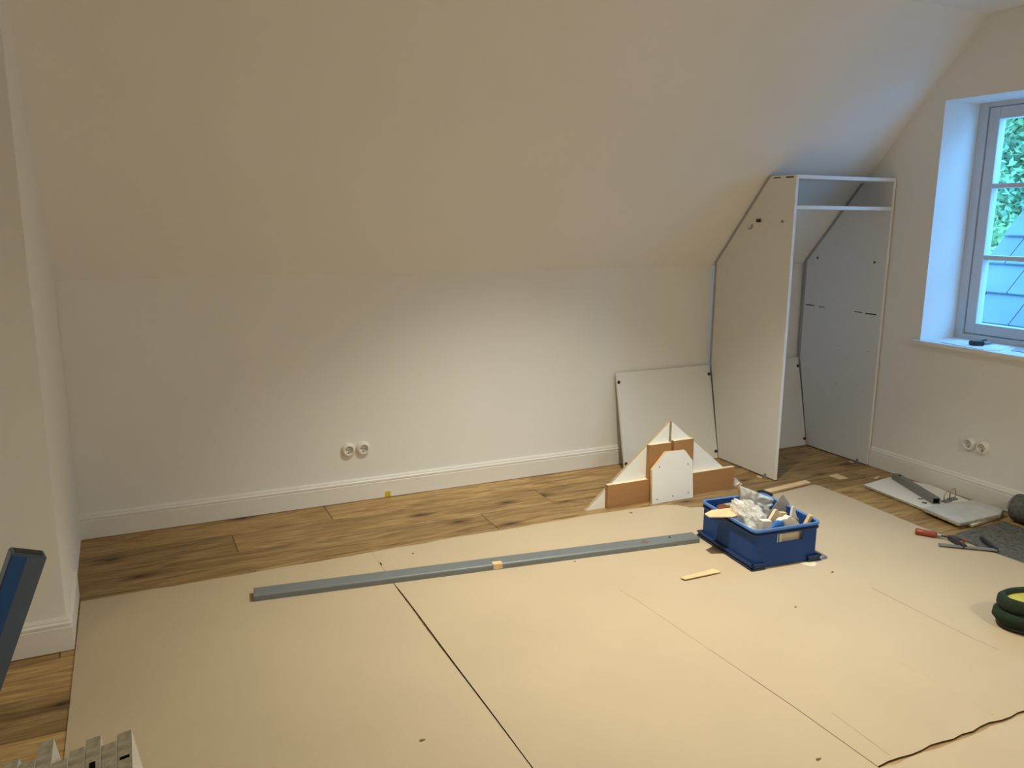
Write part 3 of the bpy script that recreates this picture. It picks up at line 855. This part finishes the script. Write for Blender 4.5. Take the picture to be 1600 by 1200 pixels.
g3.build('plastic_offcut', 'film', label='grey translucent pointed plastic offcut standing in the crate', cat='offcut')
def bar(name, a, b, w_, h_, mat, label, cat='stick', tip=None, group=None):
    a, b = Vector(a), Vector(b); d = (b - a).normalized()
    s = d.cross(Vector((0, 1, 0.2))).normalized(); t = d.cross(s).normalized()
    q_ = MB().obox((a + b) / 2, d * (b - a).length / 2, s * w_ / 2, t * h_ / 2)
    if tip is not None:
        for v in q_.v:
            if (v - b).length < max(w_, h_) * 1.2: v += (b - v) * tip
    return q_.build(name, mat, label=label, cat=cat, group=group, bevel=0.0008, seg=1)
G = 'wood sticks in the crate'
bar('wood_stick', (3.055, -1.358, 0.14), (2.985, -1.375, 0.306), 0.020, 0.006, 'softwood', 'pale wooden stick poking up at the back of the crate', group=G)
bar('wood_stick', (3.120, -1.655, 0.080), (3.163, -1.690, 0.220), 0.020, 0.018, 'softwood', 'pale square stick leaning in the right corner of the crate', group=G)
slab('wood_shim', [(2.736, -1.436), (2.800, -1.410), (2.905, -1.425), (2.905, -1.512), (2.834, -1.525), (2.730, -1.480)], CRH + zc + 0.0055, 0.004, 'softwood',
     'flat pale wood shim sticking out over the left rim of the crate', 'shim')
WG = 'white scraps in the crate'
MB().prism([(2.898, -1.655, 0.06), (2.945, -1.665, 0.06), (2.947, -1.665, 0.214), (2.899, -1.655, 0.218)], (0.004, 0.030, 0)).build(
    'white_block', 'scrapwhite', label='upright white rectangular block at the front rim of the crate', cat='scrap', group=WG, bevel=0.001)
MB().prism([(2.955, -1.66, 0.150), (3.012, -1.67, 0.150), (3.022, -1.67, 0.188), (3.012, -1.67, 0.204), (2.985, -1.66, 0.206), (2.952, -1.66, 0.176)], (0, 0.014, 0)).build(
    'blue_scrap', 'scrapblue', label='bright blue scrap beside the upright white block in the crate', cat='scrap')
MB().prism([(3.015, -1.64, 0.08), (3.135, -1.655, 0.08), (3.135, -1.655, 0.165), (3.110, -1.65, 0.190), (3.085, -1.65, 0.200), (3.070, -1.65, 0.214), (3.055, -1.65, 0.203), (3.03, -1.65, 0.205), (3.015, -1.64, 0.185)], (0, 0.03, 0)).build(
    'white_scrap', 'scrapwhite', label='jagged white scrap in the middle of the crate front', cat='scrap', group=WG)
MB().prism([(3.096, -1.60, 0.05), (3.170, -1.61, 0.05), (3.174, -1.61, 0.165), (3.154, -1.61, 0.190), (3.138, -1.61, 0.238), (3.126, -1.61, 0.240), (3.120, -1.61, 0.190), (3.106, -1.60, 0.165)], (0, 0.012, 0)).build(
    'pointed_scrap', 'scrapwhite', label='white pointed sliver standing in the crate near the right corner', cat='scrap', group=WG)
MB().prism([(3.000, -1.58, 0.08), (3.098, -1.585, 0.08), (3.088, -1.585, 0.165), (3.056, -1.585, 0.226), (3.044, -1.585, 0.228), (3.010, -1.58, 0.170)], (0, 0.016, 0)).build(
    'wood_wedge', 'softpale', label='pale pointed wood wedge in front of the grey plastic offcut', cat='wedge')
MB().prism([(3.085, -1.57, 0.05), (3.125, -1.575, 0.05), (3.128, -1.575, 0.196), (3.090, -1.57, 0.202)], (0, 0.02, 0)).build(
    'wood_block', 'softwood', label='small yellowish wood block behind the white pointed sliver', cat='block')
MB().prism([(2.99, -1.690, 0.10), (3.15, -1.705, 0.10), (3.15, -1.705, 0.178), (2.99, -1.690, 0.182)], (0, 0.014, 0)).build(
    'plank_scrap', 'softpale', label='low pale wood scrap lying along the crate front rim', cat='scrap')
blob('scrap_heap', (2.87, 3.17, -1.67, -1.33, ZI, 0.075), 8, 'scrapwhite', 'mixed pale scraps filling the bottom of the crate', 'scraps', 0.3, 3, smooth=False)['kind'] = 'stuff'
slab('cable_tie', [(3.60, -0.850), (3.645, -0.842), (3.650, -0.925), (3.63, -0.945), (3.615, -0.89)], zc + 0.0003, 0.010, 'black',
     'small black strap lying on the floor behind the crate', 'strap')
slab('paper_scrap', [(3.072, -1.728), (3.085, -1.765), (3.105, -1.788), (3.140, -1.775), (3.152, -1.745), (3.12, -1.728)], zc + 0.0003, 0.0012, 'paper',
     'cream paper scrap at the near front corner of the crate', 'paper')
slab('paper_scrap', [(3.15, -1.715), (3.185, -1.745), (3.258, -1.712), (3.235, -1.700), (3.20, -1.69)], zc + 0.0003, 0.0010, 'bluepaper',
     'white paper scrap under the right corner of the crate', 'paper')

# ================================================================== RIGHT SIDE: BOARD, TUBE, PACKET, CLAMP, FELT
FG = 0.0005
wb = MB().prism([(4.270, -1.030, 0.006), (4.235, -1.500, 0.006), (4.255, -1.760, 0.006), (4.565, -1.720, 0.006), (4.640, -1.20, 0.006), (4.545, -0.990, 0.006)], (0, 0, 0.012))
wbo = wb.build('white_shelf_board', ['white', 'chipgrey'], label='flat white board lying on the planks along the right baseboard', cat='board')
faces_mat(wbo, lambda pl: abs(pl.normal.z) < 0.5, 1)
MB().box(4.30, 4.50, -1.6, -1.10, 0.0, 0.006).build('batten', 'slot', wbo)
def on_board(px): return px
for pts in ([(4.352, -1.345), (4.372, -1.362), (4.367, -1.368), (4.347, -1.351)], [(4.318, -1.400), (4.335, -1.420), (4.322, -1.428), (4.308, -1.408)]):
    slab('dark_clip', pts, 0.0182, 0.003, 'black', 'dark clip on the flat white board %s' % ('close to the grey tube' if pts[0][1] > -1.38 else 'nearer the wrapped packet'), 'clip', group='clips on the white board')
# square tube, dark open end towards the viewer
ta, tb = Vector((4.540, -1.030, 0.0365)), Vector((4.365, -1.455, 0.0365))
td = (tb - ta).normalized(); tn = Vector((-td.y, td.x, 0))
tube = thing('square_tube', ((ta + tb) / 2 - Vector((0, 0, 0.018))), 'grey square metal tube with dark open end on the white board', 'tube')
tq = MB()
hw_, hh_ = 0.022, 0.0175
for c_, a_, b_ in ((Vector((0, 0, hh_ - 0.0015)), hw_, 0.0015), (Vector((0, 0, -hh_ + 0.0015)), hw_, 0.0015)):
    tq.obox((ta + tb) / 2 + c_, td * (tb - ta).length / 2, tn * a_, Vector((0, 0, b_)))
for s in (-1, 1):
    tq.obox((ta + tb) / 2 + tn * s * (hw_ - 0.0015), td * (tb - ta).length / 2, tn * 0.0015, Vector((0, 0, hh_ - 0.003)))
tq.build('tube_body', 'tube', tube)
MB().obox(tb - td * 0.012, td * 0.002, tn * (hw_ - 0.003), Vector((0, 0, hh_ - 0.003))).build('tube_end_shade', 'slot', tube)  # black plate paints the darkness inside the open tube end
MB().lathe([(0.010, 0), (0.010, 0.0006), (0, 0.0006)], ta + td * 0.05 + Vector((0, 0, hh_)), (0, 0, 1), 16).build('tube_hole', 'slot', tube)
# wire loops on a small grey base
for i, (x, y, lb) in enumerate([(4.455, -1.452, 'tan wire loop with grey base beside the end of the square tube'), (4.520, -1.440, 'tan wire loop with grey base nearest the right baseboard')]):
    t = thing('wire_loop', (x, y, 0.0182), lb, 'wire loop', group='wire loops on the white board')
    MB().box(x - 0.028, x + 0.028, y - 0.016, y + 0.016, 0.0182, 0.026).build('loop_base', 'tube' if i else 'steel', t)
    pts = [Vector((x - 0.022, y, 0.024)), Vector((x - 0.024, y, 0.06)), Vector((x - 0.014, y - 0.002, 0.082)), Vector((x + 0.004, y - 0.003, 0.086)), Vector((x + 0.018, y - 0.002, 0.072)), Vector((x + 0.022, y, 0.024))]
    MB().tube(pts, 0.003, 7).build('loop', 'wire', t, smooth=True)
pk = MB().prism([(4.197, -1.497, 0.0185), (4.168, -1.745, 0.0185), (4.495, -1.745, 0.0185), (4.590, -1.700, 0.0185), (4.575, -1.525, 0.0185), (4.40, -1.500, 0.0185)], (0, 0, 0.018))
pko = pk.build('wrapped_packet', ['packet', 'chipgrey'], label='pale grey film-wrapped flat packet on the end of the white board', cat='packet', bevel=0.003)
faces_mat(pko, lambda pl: abs(pl.normal.z) < 0.3, 1)

# felt sheet and its roll
felt = MB().prism([(4.062, -1.785, FG), (4.20, -1.772, FG), (4.50, -1.765, FG), (4.50, -2.9, FG), (4.06, -2.9, FG), (4.055, -2.15, FG), (4.048, -1.96, FG)], (0, 0, 0.004))
felt.build('felt_mat', 'felt', label='dark grey felt mat lying on the floor by the right wall', cat='mat')
rl = thing('felt_roll', (4.575, -2.3, 0.001), 'thick roll of dark grey felt against the right baseboard', 'roll')
spiral = []
for i in range(70):
    a = i / 69 * math.pi * 2 * 4.5
    r_ = 0.012 + 0.060 * i / 69
    spiral.append((r_ * math.cos(a), r_ * math.sin(a)))
cxr, czr = 4.578, 0.0775
outer = [(cxr + 0.0745 * math.cos(2 * math.pi * i / 36), czr + 0.0745 * math.sin(2 * math.pi * i / 36)) for i in range(36)]
MB().prism([(x, -1.772, z) for x, z in outer], (0, -1.13, 0)).build('rolled_felt', 'felt', rl, bevel=0.008, seg=2)
sp = MB()
for (a0, b0), (a1, b1) in zip(spiral[:-1], spiral[1:]):
    d = Vector((a1 - a0, 0, b1 - b0)).normalized() * 0.0012
    nn = Vector((-d.z, 0, d.x))
    pa, pb = Vector((cxr + a0, -1.7712, czr + b0)), Vector((cxr + a1, -1.7712, czr + b1))
    sp.prism([pa - nn, pb - nn, pb + nn, pa + nn], (0, 0.0012, 0))
sp.build('roll_spiral', 'slot', rl)

# F-clamp
cl = thing('bar_clamp', (3.97, -1.85, zc), 'bar clamp with red handle lying on the cardboard edge', 'clamp')
z_ = zc + 0.017
h0, h1 = Vector((3.892, -1.700, z_)), Vector((3.947, -1.785, z_))
hd = (h1 - h0).normalized()
MB().tube([h0, h0 + hd * 0.006, h0 + (h1 - h0) * 0.4, h0 + (h1 - h0) * 0.85, h1], [0.013, 0.0165, 0.015, 0.0165, 0.012], 14).build('handle', 'redwood', cl, smooth=True)
MB().tube([h1, h1 + hd * 0.018], 0.009, 12).build('ferrule', 'steel', cl)
MB().tube([h1 + hd * 0.018, h1 + hd * 0.115], 0.0055, 10).build('spindle', 'darksteel', cl)
MB().tube([h1 + hd * 0.115, h1 + hd * 0.128], 0.012, 14).build('pressure_pad', 'redwood', cl)
b0, b1 = Vector((3.858, -1.862, zc + 0.011)), Vector((4.058, -2.030, zc + 0.011))
bd = (b1 - b0).normalized(); bn = Vector((-bd.y, bd.x, 0))
MB().obox((b0 + b1) / 2, bd * (b1 - b0).length / 2, bn * 0.011, Vector((0, 0, 0.004))).build('bar', 'steel', cl, bevel=0.001, seg=1)
a0, a1 = h1 + hd * 0.06, Vector((3.945, -1.938, z_ - 0.004))
ad = (a1 - a0).normalized(); an = Vector((-ad.y, ad.x, 0))
MB().obox((a0 + a1) / 2, ad * ((a1 - a0).length / 2 + 0.008), an * 0.012, Vector((0, 0, 0.010))).build('sliding_arm', 'darksteel', cl, bevel=0.003)
j0, j1 = b1, Vector((4.125, -1.900, zc + 0.016))
jd = (j1 - j0).normalized(); jn = Vector((-jd.y, jd.x, 0))
MB().obox((j0 + j1) / 2, jd * (j1 - j0).length / 2, jn * 0.009, Vector((0, 0, 0.009))).build('fixed_jaw', 'darksteel', cl, bevel=0.003)

# green padded item with yellow lining, bent over on itself
pad = thing('padded_band', (3.46, -2.56, zc), 'dark green padded band with yellow lining at the right edge', 'pad')
ctr = Vector((3.480, -2.592, 0))
ax = Vector((0.86, -0.51, 0)); ay = Vector((0.51, 0.86, 0))      # long axis runs out of view to the right
def band(rx, ry, z0, z1, th, a0, a1, mat, name, tilt=0.0, n_=40, bulge=0.012):
    q_ = MB(); rings = []
    for i in range(n_ + 1):
        a = math.radians(a0 + (a1 - a0) * i / n_)
        d = ax * math.cos(a) * rx + ay * math.sin(a) * ry
        o_ = (ax * math.cos(a) / rx + ay * math.sin(a) / ry).normalized()
        c0 = ctr + d
        zb = z0 + tilt * (d.dot(ax))
        ring = [c0 + Vector((0, 0, zb)), c0 + o_ * (bulge) + Vector((0, 0, zb * 0.7 + z1 * 0.3)), c0 + o_ * (bulge * 0.8) + Vector((0, 0, zb * 0.25 + z1 * 0.75)),
                c0 - o_ * (th * 0.35) + Vector((0, 0, z1)), c0 - o_ * th + Vector((0, 0, z1 - 0.006)), c0 - o_ * th + Vector((0, 0, zb))]
        rings.append(ring)
    vs = [v for r_ in rings for v in r_]; m_ = 6; fs = []
    for i in range(n_):
        for k_ in range(m_):
            fs.append((i * m_ + k_, i * m_ + (k_ + 1) % m_, (i + 1) * m_ + (k_ + 1) % m_, (i + 1) * m_ + k_))
    if abs(a1 - a0) < 359:
        fs.append(list(range(m_))); fs.append([n_ * m_ + k_ for k_ in range(m_)])
    return q_.add(vs, fs).build(name, mat, pad, smooth=True)
band(0.135, 0.088, zc + 0.001, 0.034, 0.020, 0, 360, 'black', 'sole')
band(0.150, 0.098, 0.030, 0.086, 0.022, 0, 360, 'greenpad', 'lower_band', bulge=0.014)
band(0.142, 0.090, 0.082, 0.140, 0.020, 0, 360, 'greenpad', 'upper_band', bulge=0.012)
lin = [(ctr + ax * math.cos(a) * 0.126 + ay * math.sin(a) * 0.074 + Vector((0, 0, 0.112))) for a in [2 * math.pi * i / 32 for i in range(32)]]
MB().prism(lin, (0, 0, 0.008)).build('lining', 'yellowpad', pad)
tabq = MB().obox(ctr - ax * 0.055 - ay * 0.098 + Vector((0, 0, 0.084)), ax * 0.022 - ay * 0.004, Vector((0, 0, 0.004)), ay * 0.006)
tabq.build('lining_edge', 'yellowpad', pad)

# things on the window sill
ZS = 0.879
sh = MB().prism([(4.70, -1.12, ZS + 0.0003), (4.88, -1.10, ZS + 0.0003), (4.93, -1.40, ZS + 0.0003), (4.74, -1.47, ZS + 0.0003), (4.655, -1.43, ZS + 0.0003)], (0, 0, 0.003))
sh.build('paper_sheets', 'bluepaper', label='pale papers lying on the window sill under the black pliers', cat='paper')
sh = MB().prism([(4.78, -1.50, ZS + 0.0003), (4.92, -1.44, ZS + 0.0003), (4.94, -1.60, ZS + 0.0003), (4.80, -1.66, ZS + 0.0003)], (0, 0, 0.003))
sh.build('paper_sheets', 'greycover', label='grey paper sheet on the window sill beside the sash', cat='paper')
plr = thing('pliers', (4.80, -1.30, ZS + 0.0033), 'small black pliers on the papers on the window sill', 'pliers')
zp = ZS + 0.0033
MB().obox((4.775, -1.295, zp + 0.013), (0.030, -0.014, 0), (0.012, 0.026, 0), (0, 0, 0.013)).build('jaw_block', 'black', plr, bevel=0.005)
MB().tube([(4.79, -1.29, zp + 0.012), (4.85, -1.27, zp + 0.018), (4.93, -1.245, zp + 0.016)], [0.008, 0.007, 0.005], 8).build('handle', 'black', plr, smooth=True)
MB().tube([(4.79, -1.305, zp + 0.010), (4.85, -1.315, zp + 0.010), (4.91, -1.300, zp + 0.009)], [0.008, 0.007, 0.005], 8).build('handle', 'tube', plr, smooth=True)

# ================================================================== FOREGROUND: BOARD STACK AND BLUE BAR
lean = math.radians(9.0)
BT = 0.0198
def stack_board(i, xt, yfar, slots, label):
    """upright board; xt = x of its right top edge, leaning to the left at the top"""
    ux_ = Vector((-math.sin(lean), 0, math.cos(lean)))     # up along the board
    un_ = Vector((math.cos(lean), 0, math.sin(lean)))       # across the thickness, to the right
    top_r = Vector((xt, 0, 0.850))
    ynear = -3.86
    hl_ = (0.850 - 0.0066 - BT * math.sin(lean)) / math.cos(lean)
    t = top_r - ux_ * hl_
    pts = [top_r, top_r - un_ * BT, t - un_ * BT, t]
    pts = [q_ + Vector((0, yfar, 0)) for q_ in pts]
    o = MB().prism(pts, (0, ynear - yfar, 0)).build('upright_board', ['whitebright', 'chipgrey'], label=label, cat='board', group='boards stacked on edge in the near corner')
    faces_mat(o, lambda pl: abs(pl.normal.dot(un_)) < 0.9, 1)
    for kind_, yy in slots:
        c = top_r - un_ * BT * 0.5 + Vector((0, yy, 0)) + ux_ * 0.0002
        if kind_ == 'l':
            MB().obox(c, Vector((0, 0.035, 0)), un_ * 0.004, ux_ * 0.0004).build('slot', 'slot', o)
        else:
            MB().obox(c, Vector((0, 0.0032, 0)), un_ * 0.0065, ux_ * 0.0004).build('slot', 'slot', o)
    return o
ST = [(0.2480, -3.198, [('c', -3.262)], 'rightmost of the upright white boards in the near left corner, reaching furthest'),
      (0.2275, -3.218, [('c', -3.292)], 'second upright board from the right in the near stack, with a short slot'),
      (0.2070, -3.194, [('l', -3.290)], 'third upright board from the right in the near stack, with a long slot'),
      (0.1865, -3.214, [('l', -3.300)], 'fourth upright board from the right in the near stack, with a long slot'),
      (0.1660, -3.232, [], 'fifth upright board from the right in the near stack, no slot showing'),
      (0.1455, -3.174, [('c', -3.258)], 'sixth upright board from the right, its white side showing past its neighbour'),
      (0.1250, -3.216, [], 'seventh upright board from the right in the near stack'),
      (0.1045, -3.205, [], 'leftmost visible upright board of the near stack, cut by the frame')]
for i, (x, yf, sl, lb) in enumerate(ST): stack_board(i, x, yf, sl, lb)

bt = Vector((0.1335, -3.105, 1.117)); bdir = Vector((-0.060, -0.005, -0.150)).normalized()
bt_len = (1.117 - 0.001) / -bdir.z
bb = bt + bdir * bt_len
bar_t = thing('metal_bar', (bb.x, bb.y, 0.0), 'dark blue metal bar slanting up at the left edge', 'bar')
view = (bt - Vector((0.288, -4.425, 1.6))).normalized()
sx_ = bdir.cross(view).normalized()
if sx_.x < 0: sx_ = -sx_
sy_ = sx_.cross(bdir).normalized()
if sy_.dot(view) > 0: sy_ = -sy_      # faces the viewer
rot = math.radians(-14)
e1 = sx_ * math.cos(rot) + sy_ * math.sin(rot)     # right face direction
e2 = -sx_ * math.sin(rot) + sy_ * math.cos(rot)
HB = 0.0235
mid = (bt + bb) / 2
half = bdir * (bt_len / 2 - 0.002)
MB().obox(mid, half, e1 * HB, e2 * 0.014).build('bar_body', 'bluebar', bar_t, bevel=0.002)
MB().obox(mid - e1 * HB * 0.50 + e2 * 0.0143, half * 0.995, e1 * HB * 0.42, e2 * 0.0006).build('blue_film', 'bluefilm', bar_t)
MB().obox(mid + e2 * 0.0, half * 1.0012, e1 * HB * 0.8, e2 * 0.009).build('end_plug', 'black', bar_t)
